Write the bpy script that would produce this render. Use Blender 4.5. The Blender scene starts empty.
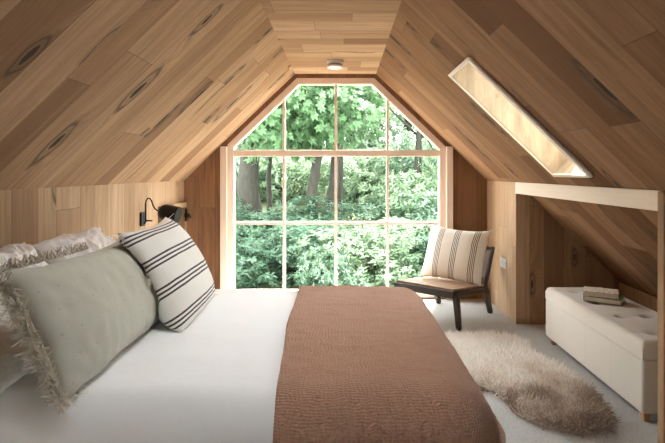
import bpy, math, random
from mathutils import Vector, Matrix, noise
R = math.radians
PI = math.pi
random.seed(7)
scn = bpy.context.scene
col = scn.collection

# ------------------------------------------------------------------ helpers
class MB:
    """collects faces; build() links them as one mesh object"""
    def __init__(s):
        s.v = []; s.f = []; s.m = []; s.uv = {}
    def add(s, vs, fs, mi=0, uvs=None):
        b = len(s.v)
        s.v.extend([Vector(p) for p in vs])
        for k, f in enumerate(fs):
            if uvs: s.uv[len(s.f)] = [uvs[i] for i in f]
            s.f.append(tuple(b + i for i in f)); s.m.append(mi)
        return s
    def box(s, lo, hi, mi=0, M=None):
        x0, y0, z0 = lo; x1, y1, z1 = hi
        vs = [Vector(p) for p in ((x0,y0,z0),(x1,y0,z0),(x1,y1,z0),(x0,y1,z0),(x0,y0,z1),(x1,y0,z1),(x1,y1,z1),(x0,y1,z1))]
        if M: vs = [M @ p for p in vs]
        return s.add(vs, [(0,3,2,1),(4,5,6,7),(0,1,5,4),(1,2,6,5),(2,3,7,6),(3,0,4,7)], mi)
    def bar(s, a, b, w0, d0, w1=None, d1=None, side=(1,0,0), mi=0):
        """tapered rectangular bar from a to b"""
        a = Vector(a); b = Vector(b); w1 = w0 if w1 is None else w1; d1 = d0 if d1 is None else d1
        t = (b - a).normalized(); x = Vector(side); x = (x - t * x.dot(t)).normalized(); y = t.cross(x)
        vs = []
        for c, w, d in ((a, w0, d0), (b, w1, d1)):
            for i, j in ((-1,-1),(1,-1),(1,1),(-1,1)):
                vs.append(c + x * (i * w / 2) + y * (j * d / 2))
        return s.add(vs, [(3,2,1,0),(4,5,6,7),(0,1,5,4),(1,2,6,5),(2,3,7,6),(3,0,4,7)], mi)
    def tube(s, pts, r, seg=10, mi=0, caps=True):
        pts = [Vector(p) for p in pts]; n = len(pts)
        rs = r if isinstance(r, (list, tuple)) else [r] * n
        vs = []; fs = []; ref = Vector((0.13, 0.27, 0.95)); x = None
        for k, p in enumerate(pts):
            t = (pts[min(k+1, n-1)] - pts[max(k-1, 0)]).normalized()
            if x is None:
                x = t.orthogonal().normalized()
            x = (x - t * x.dot(t)).normalized(); y = t.cross(x)
            for i in range(seg):
                a = 2 * PI * i / seg
                vs.append(p + (x * math.cos(a) + y * math.sin(a)) * rs[k])
        for k in range(n - 1):
            for i in range(seg):
                j = (i + 1) % seg
                fs.append((k*seg+i, k*seg+j, (k+1)*seg+j, (k+1)*seg+i))
        if caps:
            fs.append(tuple(range(seg - 1, -1, -1))); fs.append(tuple((n-1)*seg + i for i in range(seg)))
        return s.add(vs, fs, mi)
    def prism(s, poly, axis, a0, a1, mi=0):
        """poly: 2D ccw; axis 'y': poly is (x,z); axis 'x': (y,z); axis 'z': (x,y)"""
        def P(p, a):
            return {'y': (p[0], a, p[1]), 'x': (a, p[0], p[1]), 'z': (p[0], p[1], a)}[axis]
        n = len(poly)
        vs = [P(p, a0) for p in poly] + [P(p, a1) for p in poly]
        fs = [tuple(range(n)), tuple(range(2*n-1, n-1, -1))]
        for i in range(n):
            j = (i + 1) % n
            fs.append((i, n+i, n+j, j))
        return s.add(vs, fs, mi)
    def build(s, name, mats, parent=None, smooth=False, uv=None, bevel=0, seg=2):
        me = bpy.data.meshes.new(name)
        me.from_pydata(s.v, [], s.f)
        if not isinstance(mats, (list, tuple)): mats = [mats]
        for m in mats: me.materials.append(m)
        for p, mi in zip(me.polygons, s.m):
            p.material_index = mi; p.use_smooth = smooth
        if uv or s.uv:
            L = me.uv_layers.new(name='UVMap')
            for p in me.polygons:
                for k, li in enumerate(p.loop_indices):
                    if p.index in s.uv: L.data[li].uv = s.uv[p.index][k]
                    elif uv: L.data[li].uv = uv(me.vertices[me.loops[li].vertex_index].co, p.normal)
        me.validate(); me.update()
        o = bpy.data.objects.new(name, me); col.objects.link(o)
        if not s.uv:
            import bmesh
            bm = bmesh.new(); bm.from_mesh(me)
            if len(bm.faces) < 3000: bmesh.ops.recalc_face_normals(bm, faces=bm.faces)
            bm.to_mesh(me); bm.free()
        if parent: o.parent = parent
        if bevel:
            b = o.modifiers.new('bevel', 'BEVEL'); b.width = bevel; b.segments = seg; b.limit_method = 'ANGLE'; b.angle_limit = R(40)
        return o

def tag(o, label, cat, group=None, kind=None):
    o['label'] = label; o['category'] = cat
    if group: o['group'] = group
    if kind: o['kind'] = kind
    return o
def thing(name, label, cat, loc=(0,0,0), rotz=0, group=None):
    o = bpy.data.objects.new(name, None); col.objects.link(o)
    o.location = loc; o.rotation_euler = (0, 0, rotz); o.empty_display_size = .1
    return tag(o, label, cat, group)
def struct(o, label=None):
    o['kind'] = 'structure'
    if label: o['label'] = label
    return o
def subsurf(o, n=1):
    m = o.modifiers.new('sub', 'SUBSURF'); m.levels = n; m.render_levels = n
    return o

# ------------------------------------------------------------------ materials
class NT:
    def __init__(s, name):
        s.m = bpy.data.materials.new(name); s.m.use_nodes = True
        s.t = s.m.node_tree; s.n = s.t.nodes; s.l = s.t.links
        s.bsdf = s.n['Principled BSDF']; s.out = s.n['Material Output']
    def node(s, typ, **kw):
        n = s.n.new(typ)
        for k, v in kw.items(): setattr(n, k, v)
        return n
    def set(s, sock, v):
        if isinstance(v, (int, float)): sock.default_value = v
        elif isinstance(v, (tuple, list)): sock.default_value = tuple(v) + ((1,) if len(v) == 3 and sock.type == 'RGBA' else ())
        else: s.l.new(v, sock)
    def math(s, op, a, b=0.0, c=None):
        n = s.node('ShaderNodeMath', operation=op); s.set(n.inputs[0], a); s.set(n.inputs[1], b)
        if c is not None: s.set(n.inputs[2], c)
        return n.outputs[0]
    def mix(s, f, a, b, blend='MIX'):
        n = s.node('ShaderNodeMix', data_type='RGBA', blend_type=blend); s.set(n.inputs[0], f); s.set(n.inputs[6], a); s.set(n.inputs[7], b)
        return n.outputs[2]
    def ramp(s, f, stops):
        n = s.node('ShaderNodeValToRGB'); s.set(n.inputs[0], f); e = n.color_ramp.elements
        while len(e) < len(stops): e.new(.5)
        for i, (p, c) in enumerate(stops):
            e[i].position = p; e[i].color = tuple(c) + (1,) if len(c) == 3 else c
        return n.outputs[0]
    def xyz(s, x, y, z):
        n = s.node('ShaderNodeCombineXYZ'); s.set(n.inputs[0], x); s.set(n.inputs[1], y); s.set(n.inputs[2], z); return n.outputs[0]
    def sep(s, v):
        n = s.node('ShaderNodeSeparateXYZ'); s.l.new(v, n.inputs[0]); return n.outputs
    def coord(s, k='Object'):
        return s.node('ShaderNodeTexCoord').outputs[k]
    def noise(s, v, scale=5, detail=3, rough=.5, dist=0):
        n = s.node('ShaderNodeTexNoise'); s.l.new(v, n.inputs['Vector'])
        n.inputs['Scale'].default_value = scale; n.inputs['Detail'].default_value = detail
        n.inputs['Roughness'].default_value = rough; n.inputs['Distortion'].default_value = dist
        return n.outputs[0]
    def white(s, v):
        n = s.node('ShaderNodeTexWhiteNoise', noise_dimensions='3D'); s.l.new(v, n.inputs['Vector']); return n.outputs[0]
    def bump(s, h, strength=.3, dist=.01, prev=None):
        n = s.node('ShaderNodeBump'); n.inputs['Strength'].default_value = strength; n.inputs['Distance'].default_value = dist
        s.l.new(h, n.inputs['Height'])
        if prev: s.l.new(prev, n.inputs['Normal'])
        return n.outputs[0]
    def fin(s, colr=None, rough=.6, normal=None, spec=.3, **kw):
        if colr is not None: s.set(s.bsdf.inputs['Base Color'], colr)
        s.set(s.bsdf.inputs['Roughness'], rough); s.bsdf.inputs['Specular IOR Level'].default_value = spec
        if normal: s.l.new(normal, s.bsdf.inputs['Normal'])
        for k, v in kw.items(): s.set(s.bsdf.inputs[k.replace('_', ' ')], v)
        return s.m

def wood_planks(name, cols, width=.2, length=1.5, seed=0., knots=.5, rough=.55, groove=.55):
    """oak planks laid out in UV metres: u across the planks, v along them"""
    t = NT(name)
    u, v, _ = t.sep(t.coord('UV'))
    us = t.math('DIVIDE', t.math('ADD', u, 40 + seed), width)
    # uneven widths: bend the coordinate a little
    us = t.math('ADD', us, t.math('MULTIPLY', t.math('SINE', t.math('MULTIPLY', us, 2.3)), .13))
    i = t.math('FLOOR', us); fu = t.math('SUBTRACT', us, i)
    r1 = t.white(t.xyz(i, seed, 1.5))
    vs = t.math('ADD', t.math('DIVIDE', v, length), t.math('MULTIPLY', r1, 17.3))
    j = t.math('FLOOR', vs); fv = t.math('SUBTRACT', vs, j)
    r2 = t.white(t.xyz(i, j, seed + 3.1)); r3 = t.white(t.xyz(j, i, seed + 9.7))
    off = t.math('MULTIPLY', r2, 37.0)
    # knots
    kv = t.xyz(t.math('ADD', t.math('MULTIPLY', u, 4.2), off), t.math('ADD', t.math('MULTIPLY', v, 1.25), t.math('MULTIPLY', r3, 23.)), seed)
    vo = t.node('ShaderNodeTexVoronoi'); t.l.new(kv, vo.inputs['Vector']); vo.inputs['Scale'].default_value = 1.0; vo.voronoi_dimensions = '2D'
    kd = vo.outputs['Distance']; kc = t.sep(vo.outputs['Color'])[0]
    has = t.math('GREATER_THAN', kc, 1 - knots * .42)
    kd2 = t.math('ADD', kd, t.math('MULTIPLY', t.math('SUBTRACT', t.noise(kv, 6, 2), .5), .12))
    near = t.math('MULTIPLY', has, t.math('MULTIPLY', t.math('SUBTRACT', 1.0, t.math('MULTIPLY', kd, 2.6)), 1.0))
    near = t.math('MAXIMUM', near, 0.0)
    # grain
    gu = t.math('ADD', t.math('ADD', t.math('MULTIPLY', u, 1.0), off), t.math('MULTIPLY', near, .10))
    gvec = t.xyz(t.math('MULTIPLY', gu, 9.0), t.math('ADD', t.math('MULTIPLY', v, .55), t.math('MULTIPLY', r3, 11.)), seed)
    g1 = t.noise(gvec, 2.2, 5, .62, .9)
    fvec = t.xyz(t.math('MULTIPLY', gu, 120.0), t.math('MULTIPLY', v, 3.0), seed)
    g2 = t.noise(fvec, 1.0, 3, .6)
    cath = t.math('SINE', t.math('MULTIPLY', g1, 60.0))
    base = t.ramp(r2, [(0, cols[0]), (.35, cols[1]), (.7, cols[2]), (1, cols[3])])
    c = t.mix(t.math('MULTIPLY', t.math('SUBTRACT', g1, .38), 1.9), base, tuple(x * .50 for x in cols[2]))
    streak = t.noise(t.xyz(t.math('MULTIPLY', gu, 26.0), t.math('MULTIPLY', v, .9), seed + 4.), 1.0, 4, .65)
    c = t.mix(t.math('MULTIPLY', t.math('MAXIMUM', t.math('SUBTRACT', streak, .54), 0.0), 1.8), c, tuple(x * .5 for x in cols[2]))
    c = t.mix(t.math('MULTIPLY', t.math('MAXIMUM', t.math('SUBTRACT', .44, streak), 0.0), 1.4), c, tuple(min(1, x * 1.25) for x in cols[1]))
    c = t.mix(t.math('MULTIPLY', t.math('GREATER_THAN', cath, .55), .10), c, (.16, .09, .05))
    c = t.mix(t.math('MULTIPLY', g2, .5), c, (.60, .46, .33), 'MULTIPLY')
    ksz = t.math('ADD', .10, t.math('MULTIPLY', t.sep(vo.outputs['Color'])[1], .20))
    kn = t.math('DIVIDE', kd2, ksz)
    halo = t.math('MULTIPLY', has, t.math('MAXIMUM', t.math('SUBTRACT', 1.0, t.math('MULTIPLY', t.math('ABSOLUTE', t.math('SUBTRACT', kn, .85)), 3.2)), 0.0))
    ring = t.math('MULTIPLY', t.math('ADD', .5, t.math('MULTIPLY', t.math('SINE', t.math('MULTIPLY', kn, 16.0)), .5)), t.math('MULTIPLY', has, t.math('MAXIMUM', t.math('SUBTRACT', 1.7, kn), 0.0)))
    c = t.mix(t.math('MULTIPLY', ring, .38), c, (.10, .065, .045)); c = t.mix(t.math('MULTIPLY', halo, .72), c, (.06, .046, .036))
    core = t.math('MULTIPLY', has, t.math('LESS_THAN', kn, .36))
    c = t.mix(t.math('MULTIPLY', core, .9), c, (.035, .026, .021))
    # joints between boards
    eu = t.math('MULTIPLY', t.math('MINIMUM', fu, t.math('SUBTRACT', 1.0, fu)), width)
    ev = t.math('MULTIPLY', t.math('MINIMUM', fv, t.math('SUBTRACT', 1.0, fv)), length)
    e = t.math('MINIMUM', eu, ev)
    line = t.math('LESS_THAN', e, .0016)
    c = t.mix(t.math('MULTIPLY', line, groove), c, (.05, .03, .02))
    h = t.math('SUBTRACT', t.math('ADD', t.math('MULTIPLY', g2, .25), t.math('MULTIPLY', g1, .4)), t.math('MULTIPLY', line, 2.0))
    return t.fin(c, t.math('ADD', rough + .08, t.math('MULTIPLY', g2, .16)), t.bump(h, .3, .004), spec=.1)

OAK = [(.35,.208,.118), (.55,.378,.238), (.45,.29,.173), (.21,.112,.057)]
PALE = [(.68,.56,.43), (.70,.58,.45), (.69,.57,.44), (.66,.54,.41)]
RED = [(.30,.15,.083), (.36,.19,.105), (.33,.17,.094), (.27,.135,.075)]
M_ceil = wood_planks('oak slope boards', OAK, .235, 1.9, 0.3, .95)
M_ceilR = wood_planks('oak right slope boards shaded', [(c[0]*.66, c[1]*.58, c[2]*.52) for c in OAK], .235, 2.1, 5.3, .9)  # slope oak made darker and redder; this side's shade is in the colour
M_flat = wood_planks('oak ceiling boards', OAK, .2, .9, 2.7, .3)
M_wall = wood_planks('oak wall boards', [(.43,.285,.175), (.56,.405,.265), (.49,.34,.213), (.34,.21,.122)], .205, 2.3, 11.1, .45)
M_gable = wood_planks('oak gable boards shaded', [(.29,.16,.09), (.36,.205,.118), (.32,.18,.102), (.25,.13,.07)], .19, 2.6, 21.7, .35)  # same oak, with the backlit gable's shade mixed into the colour
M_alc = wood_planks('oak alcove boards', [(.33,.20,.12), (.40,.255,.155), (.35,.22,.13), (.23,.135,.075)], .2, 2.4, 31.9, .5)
def pale_wood(name, c):
    t = NT(name); uv = t.coord('UV'); u, v, _ = t.sep(uv)
    g = t.noise(t.xyz(t.math('MULTIPLY', u, 60.), t.math('MULTIPLY', v, 2.), 0.), 1.0, 4, .6)
    cc = t.mix(g, tuple(x * .86 for x in c), tuple(min(1, x * 1.08) for x in c))
    return t.fin(cc, .5, t.bump(g, .1, .002), spec=.3)
M_frame = pale_wood('pale window wood', (.84,.69,.58))
M_trim = pale_wood('pale trim wood', (.74,.63,.51))
M_cream = wood_planks('cream shaft lining', [(.55,.45,.31), (.60,.50,.36), (.57,.47,.33), (.50,.40,.27)], .6, 3.0, 7.4, .1, .5, 0)

def plain(name, c, rough=.5, spec=.4, noise_scale=None, amt=.15, **kw):
    t = NT(name)
    if noise_scale:
        n = t.noise(t.coord(), noise_scale, 3)
        cc = t.mix(n, tuple(x * (1 - amt) for x in c), tuple(min(1, x * (1 + amt)) for x in c))
        return t.fin(cc, rough, t.bump(n, .1, .002), spec, **kw)
    return t.fin(c, rough, None, spec, **kw)

def carpet():
    t = NT('loop carpet'); co = t.coord()
    a = t.noise(co, 75, 4, .8); b = t.noise(co, 9, 3); d = t.noise(co, 420, 2)
    c = t.mix(a, (.24,.235,.215), (.97,.96,.92)); c = t.mix(t.math('MULTIPLY', b, .25), c, (.58,.56,.53))
    return t.fin(c, .95, t.bump(t.math('ADD', a, d), .8, .012), .05)
def cloth(name, c, c2=None, weave=600, bumpd=.0012, soft=18, softd=.008, softs=.25, sheen=.3, spec=.15):
    t = NT(name); co = t.coord()
    w = t.noise(co, weave, 2, .6); s = t.noise(co, soft, 4, .55)
    cc = t.mix(w, tuple(x * .93 for x in c), c)
    if c2: cc = t.mix(t.math('MULTIPLY', s, .7), cc, c2)
    b = t.bump(s, softs, softd); b = t.bump(w, .3, bumpd, b)
    return t.fin(cc, .9, b, spec, Sheen_Weight=sheen)
def gauze(name, c):
    """crinkled muslin, uv in metres"""
    t = NT(name); uv = t.coord('UV'); u, v, _ = t.sep(uv)
    d1 = t.noise(uv, 14, 3); d2 = t.noise(uv, 45, 2)
    wa = t.math('SINE', t.math('ADD', t.math('MULTIPLY', v, 680.0), t.math('ADD', t.math('MULTIPLY', d1, 14.0), t.math('MULTIPLY', d2, 9.0))))
    wb = t.math('SINE', t.math('ADD', t.math('MULTIPLY', u, 480.0), t.math('ADD', t.math('MULTIPLY', d1, 16.0), t.math('MULTIPLY', d2, 10.0))))
    fine = t.noise(uv, 900, 2); h = t.math('ADD', t.math('MULTIPLY', wa, .42), t.math('ADD', t.math('MULTIPLY', wb, .55), t.math('MULTIPLY', d2, .8)))
    cc = t.mix(fine, tuple(x * .88 for x in c), tuple(min(1, x * 1.1) for x in c))
    cc = t.mix(t.math('MULTIPLY', t.math('LESS_THAN', h, -.35), .22), cc, tuple(x * .6 for x in c))
    b = t.bump(h, .85, .004); b = t.bump(d1, .3, .012, b)
    return t.fin(cc, .95, b, .08, Sheen_Weight=.25)
def striped(name, groups, axis, lines, spacing, shift=0.0, ink=(.035,.035,.04)):
    """woven cotton with groups of dark lines, uv 0..1"""
    t = NT(name); uv = t.coord('UV'); co = t.coord(); u, v, _ = t.sep(uv)
    a = v if axis == 'v' else u
    wob = t.math('MULTIPLY', t.math('SUBTRACT', t.noise(uv, 7, 2), .5), .010)
    a = t.math('ADD', a, wob); m = None
    for g in groups:
        d = t.math('DIVIDE', t.math('SUBTRACT', a, g), spacing)
        if lines % 2 == 0: d = t.math('ADD', d, .5)
        r = t.math('ROUND', d)
        k = t.math('LESS_THAN', t.math('ABSOLUTE', t.math('SUBTRACT', d, r)), .23)
        lo = -(lines // 2) - .5 + (1 if lines % 2 == 0 else 0); hi = lo + lines
        k = t.math('MULTIPLY', k, t.math('MULTIPLY', t.math('GREATER_THAN', d, lo), t.math('LESS_THAN', d, hi)))
        m = k if m is None else t.math('MAXIMUM', m, k)
    th = t.noise(uv, 160, 2); m = t.math('MULTIPLY', m, t.math('ADD', .78, t.math('MULTIPLY', th, .35)))
    w = t.noise(co, 420, 2, .6); s = t.noise(co, 16, 4)
    c = t.mix(w, (.76,.74,.68), (.87,.85,.79)); c = t.mix(m, c, ink)
    b = t.bump(s, .3, .012); b = t.bump(w, .35, .0015, b)
    return t.fin(c, .92, b, .1, Sheen_Weight=.2)
def sage():
    t = NT('sage dotted linen'); uv = t.coord('UV'); co = t.coord(); u, v, _ = t.sep(uv)
    # small embroidered dots in staggered rows
    x = t.math('MULTIPLY', u, 13.0); y = t.math('MULTIPLY', v, 6.0); row = t.math('FLOOR', y)
    x = t.math('ADD', x, t.math('MULTIPLY', t.math('MODULO', row, 2.0), .5))
    fx = t.math('SUBTRACT', t.math('FRACT', x), .5); fy = t.math('SUBTRACT', t.math('FRACT', y), .5)
    d = t.math('SQRT', t.math('ADD', t.math('MULTIPLY', fx, fx), t.math('MULTIPLY', fy, fy)))
    dot = t.math('LESS_THAN', d, .055)
    w = t.noise(co, 700, 2); s = t.noise(co, 14, 4)
    c = t.mix(w, (.47,.47,.39), (.54,.54,.455)); c = t.mix(t.math('MULTIPLY', dot, .35), c, (.27,.25,.19))
    b = t.bump(s, .35, .012); b = t.bump(w, .3, .001, b); b = t.bump(dot, .4, .002, b)
    return t.fin(c, .92, b, .08, Sheen_Weight=.25)
def cane():
    t = NT('woven cane'); co = t.coord(); x, y, z = t.sep(co)
    a = t.math('SINE', t.math('MULTIPLY', t.math('ADD', x, z), 420.0)); b = t.math('SINE', t.math('MULTIPLY', t.math('SUBTRACT', x, z), 420.0))
    h = t.math('MULTIPLY', a, b)
    c = t.mix(t.math('ADD', .5, t.math('MULTIPLY', h, .5)), (.05,.025,.012), (.26,.15,.08))
    return t.fin(c, .5, t.bump(h, .5, .002), .4)
def seat_leather():
    t = NT('tan woven seat'); co = t.coord(); x, y, z = t.sep(co)
    a = t.math('SINE', t.math('MULTIPLY', x, 300.0)); b = t.math('SINE', t.math('MULTIPLY', y, 300.0))
    n = t.noise(co, 30, 3)
    c = t.mix(n, (.26,.155,.09), (.40,.26,.16))
    return t.fin(c, .45, t.bump(t.math('MULTIPLY', a, b), .35, .002), .4)
def darkwood():
    t = NT('dark stained walnut'); co = t.coord()
    x, y, z = t.sep(co); n = t.noise(t.xyz(t.math('MULTIPLY', x, 6.), t.math('MULTIPLY', y, 40.), t.math('MULTIPLY', z, 6.)), 3, 4)
    return t.fin(t.mix(n, (.016,.010,.007), (.045,.027,.018)), .42, t.bump(n, .1, .002), .4)
def fleece_mat():
    t = NT('sheepskin wool'); co = t.coord(); x, y, z = t.sep(co)
    n = t.noise(co, 4.5, 3); n2 = t.noise(co, 60, 2)
    g = t.math('ADD', t.math('MULTIPLY', t.math('SUBTRACT', 3.10, y), 1.5), t.math('MULTIPLY', t.math('SUBTRACT', n, .5), 2.2))
    c = t.ramp(g, [(0, (.92,.89,.84)), (.33, (.80,.73,.64)), (.6, (.44,.33,.235)), (1, (.25,.17,.115))])
    c = t.mix(t.math('MULTIPLY', n2, .3), c, (.86,.80,.72))
    return t.fin(c, .9, None, .1, Sheen_Weight=.4)
LEAF = .30
def leaf(name, c1, c2, c3, trans=.45, gloss=.35):
    t = NT(name); co = t.coord('Object')
    n = t.white(co) if False else t.noise(co, 3.1, 2); n2 = t.noise(co, 17., 1)
    f = t.math('ADD', t.math('MULTIPLY', n, .5), t.math('MULTIPLY', n2, .5))
    c1, c2, c3 = (tuple(x * LEAF for x in q) for q in (c1, c2, c3))
    c = t.ramp(f, [(.32, c1), (.5, c2), (.66, c3)])
    t.fin(c, gloss, None, .3)
    tr = t.node('ShaderNodeBsdfTranslucent'); t.l.new(t.mix(.5, c, (.24,.34,.20)), tr.inputs[0])
    mx = t.node('ShaderNodeMixShader'); mx.inputs[0].default_value = trans
    t.l.new(t.bsdf.outputs[0], mx.inputs[1]); t.l.new(tr.outputs[0], mx.inputs[2]); t.l.new(mx.outputs[0], t.out.inputs[0])
    return t.m
def bark():
    t = NT('bark'); co = t.coord(); x, y, z = t.sep(co)
    n = t.noise(t.xyz(t.math('MULTIPLY', x, 4.), t.math('MULTIPLY', y, 4.), z), 4, 5, .65)
    return t.fin(t.mix(n, (.018,.017,.013), (.07,.065,.05)), .9, t.bump(n, .8, .05), .1)
def glass():
    t = NT('window glass')
    tr = t.node('ShaderNodeBsdfTransparent'); tr.inputs[0].default_value = (.97, .985, .975, 1)
    gl = t.node('ShaderNodeBsdfGlossy'); gl.inputs['Roughness'].default_value = 0.0
    fr = t.node('ShaderNodeFresnel'); fr.inputs[0].default_value = 1.45
    mx = t.node('ShaderNodeMixShader'); t.l.new(t.math('MAXIMUM', t.math('SUBTRACT', fr.outputs[0], .07), 0.0), mx.inputs[0]); t.l.new(tr.outputs[0], mx.inputs[1]); t.l.new(gl.outputs[0], mx.inputs[2])
    t.l.new(mx.outputs[0], t.out.inputs[0]); return t.m

M_carpet = carpet()
M_duvet = cloth('white cotton', (.90,.905,.90), soft=4, softd=.03, softs=.2)
M_white = cloth('white pillow cotton', (.90,.89,.86), soft=22, softd=.02, softs=.45)
M_mattress = cloth('mattress ticking', (.72,.70,.66))
M_throw = gauze('terracotta muslin', (.50,.285,.192))
M_sage = sage()
M_fringe = cloth('frayed cotton fringe', (.70,.65,.56), weave=200)
M_stripe = striped('white cotton with charcoal bands', (.90,.64,.385,.12), 'v', 3, .036)
M_stripe2 = striped('cream cotton with brown bands', (.27,.545,.845), 'u', 4, .026, ink=(.07,.05,.045))
M_cane = cane(); M_seat = seat_leather(); M_dark = darkwood()
M_linen = cloth('cream linen upholstery', (.60,.56,.495), weave=500, soft=25, softd=.003, softs=.2)
M_foot = plain('oak foot', (.42,.25,.12), .45, .4, 30)
M_black = plain('matt black metal', (.008,.008,.009), .45, .35)
M_plastic = plain('white plastic', (.78,.77,.74), .35, .5)
M_grey = plain('grey plastic', (.30,.28,.26), .5, .4)
M_lens = plain('milky lens', (.88,.86,.82), .3, .5)
M_slot = plain('socket slot', (.03,.03,.03), .6, .2)
M_fleece = fleece_mat(); M_hide = plain('sheepskin hide', (.55,.45,.34), .9, .1)
M_bark = bark(); M_glass = glass()
M_pages = plain('paper pages', (.70,.63,.52), .85, .1, 300, .25)
M_teal = plain('teal cloth cover', (.10,.27,.21), .6, .3, 60)
M_soil = plain('forest soil', (.09,.10,.05), .95, .05, 3, .4)
M_render = plain('outside roof', (.2,.19,.18), .9, .1)
def cover_print():
    t = NT('printed book cover'); co = t.coord()
    vo = t.node('ShaderNodeTexVoronoi'); t.l.new(co, vo.inputs['Vector']); vo.inputs['Scale'].default_value = 55
    k = t.math('LESS_THAN', t.math('ADD', vo.outputs['Distance'], t.math('MULTIPLY', t.noise(co, 90, 2), .5)), .52)
    return t.fin(t.mix(k, (.78,.72,.62), (.10,.085,.08)), .5, None, .3)
M_print = cover_print()

# ------------------------------------------------------------------ setting
H = 1.3                        # camera height
D = 5.05                       # gable wall plane
XL, XR = -1.62, 1.488          # knee walls
CXL, CXR, CZ = -.482, .349, 2.306
KZ = 1.213
BY = -1.9                      # wall behind the camera
SL = (CZ - KZ) / (XR - CXR); AR = math.atan(SL)
SLl = (CZ - KZ) / (CXL - XL); AL = math.atan(SLl)
OY0, OY1 = 2.30, 4.207         # alcove opening along the right knee wall
AX = 2.36                      # alcove back wall
def zr(x): return CZ - (x - CXR) * SL
def uv_wall(co, n): return (co.x, co.z) if abs(n.y) > .7 else (co.y, co.z if abs(n.z) < .7 else co.x)
def uv_flat(co, n): return (co.y, co.x)
def uv_slope(co, n): return (co.y, co.z * 1.448)
def uv_gable(co, n): return (co.x, co.z) if abs(n.y) > .5 else (co.y * .4 + co.x, co.z)

m = MB(); m.box((XL-.2, BY-.2, -.12), (AX+.2, D+.3, 0)); struct(m.build('floor', M_carpet))
T = .24                        # roof build-up
RL = (-.34, .21, 1.45, 2.45)     # rooflight added out of view to light the bed from above
m = MB()
for lo, hi in (((CXL, BY-.15), (CXR, RL[2])), ((CXL, RL[3]), (CXR, D+.28)), ((CXL, RL[2]), (RL[0], RL[3])), ((RL[1], RL[2]), (CXR, RL[3]))):
    m.box(lo + (CZ,), hi + (CZ+T,))
struct(m.build('ceiling', M_flat, uv=uv_flat))
rl = bpy.data.objects.new('added_rooflight', None); col.objects.link(rl); rl.location = (RL[0], RL[2], CZ); struct(rl)  # added opening, lets sky light down onto the bed
# left slope
nx, nz = -math.sin(AL)*T, math.cos(AL)*T
ex = XL - .35; ez = CZ - (CXL - ex) * SLl
m = MB(); m.prism([(ex,ez),(CXL,CZ),(CXL,CZ+T*1.2),(CXL+nx,CZ+nz),(ex+nx,ez+nz)], 'y', BY-.15, D+.28); struct(m.build('ceiling_left', M_ceil, uv=uv_slope))
# right slope with the skylight hole
def RS(s, y, n=0.0):           # s = horizontal run from the ridge edge
    return Vector((CXR + s + math.sin(AR)*n, y, CZ - s*SL + math.cos(AR)*n))
SK = (.372, 1.062, 2.762, 3.25)
S_end = AX + .3 - CXR
ss = [0, SK[0], SK[1], S_end]; ys = [BY-.15, SK[2], SK[3], D+.28]
m = MB(); vs = []
for n in (0, T):
    for s in ss:
        for y in ys: vs.append(RS(s, y, n))
def ix(n, a, b): return n*16 + a*4 + b
fs = []
for a in range(3):
    for b in range(3):
        if (a, b) == (1, 1): continue
        fs.append((ix(0,a,b), ix(0,a+1,b), ix(0,a+1,b+1), ix(0,a,b+1)))
        fs.append((ix(1,a,b), ix(1,a,b+1), ix(1,a+1,b+1), ix(1,a+1,b)))
for a in range(3):
    fs.append((ix(0,a,0), ix(1,a,0), ix(1,a+1,0), ix(0,a+1,0))); fs.append((ix(0,a,3), ix(0,a+1,3), ix(1,a+1,3), ix(1,a,3)))
    fs.append((ix(0,0,a), ix(0,0,a+1), ix(1,0,a+1), ix(1,0,a))); fs.append((ix(0,3,a), ix(1,3,a), ix(1,3,a+1), ix(0,3,a+1)))
fs += [(ix(0,1,1), ix(0,1,2), ix(1,1,2), ix(1,1,1)), (ix(0,2,1), ix(1,2,1), ix(1,2,2), ix(0,2,2)),
       (ix(0,1,1), ix(1,1,1), ix(1,2,1), ix(0,2,1)), (ix(0,1,2), ix(0,2,2), ix(1,2,2), ix(1,1,2))]
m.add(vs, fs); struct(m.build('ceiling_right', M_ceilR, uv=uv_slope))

# knee walls
m = MB(); m.box((XL-.18, BY, 0), (XL, D, KZ)); struct(m.build('wall_left', M_wall, uv=uv_wall))
m = MB(); m.prism([(XR,0),(AX,0),(AX,zr(AX)),(XR,zr(XR))], 'y', OY1, D); struct(m.build('wall_right', M_wall, uv=uv_wall))
m = MB(); m.prism([(XR,0),(AX,0),(AX,zr(AX)),(XR,zr(XR))], 'y', BY, OY0); struct(m.build('wall_right_near', M_wall, uv=uv_wall))
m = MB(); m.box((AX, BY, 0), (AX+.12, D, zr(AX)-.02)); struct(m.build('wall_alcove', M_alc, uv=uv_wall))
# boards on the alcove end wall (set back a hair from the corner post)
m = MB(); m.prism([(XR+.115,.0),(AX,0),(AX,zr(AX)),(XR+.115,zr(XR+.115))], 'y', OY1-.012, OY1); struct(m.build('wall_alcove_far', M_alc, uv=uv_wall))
# header and jamb boards of the alcove
m = MB(); m.box((XR-.008, OY0-.02, KZ-.097), (XR+.03, OY1, KZ+.0)); struct(m.build('trim_1', M_trim, uv=lambda c, n: (c.z, c.y), bevel=.003))
m = MB(); m.box((XR-.014, OY0-.045, 0), (XR+.03, OY0, KZ-.003)); struct(m.build('trim_2', M_wall, uv=lambda c, n: (c.y*.3, c.z), bevel=.003))

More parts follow.
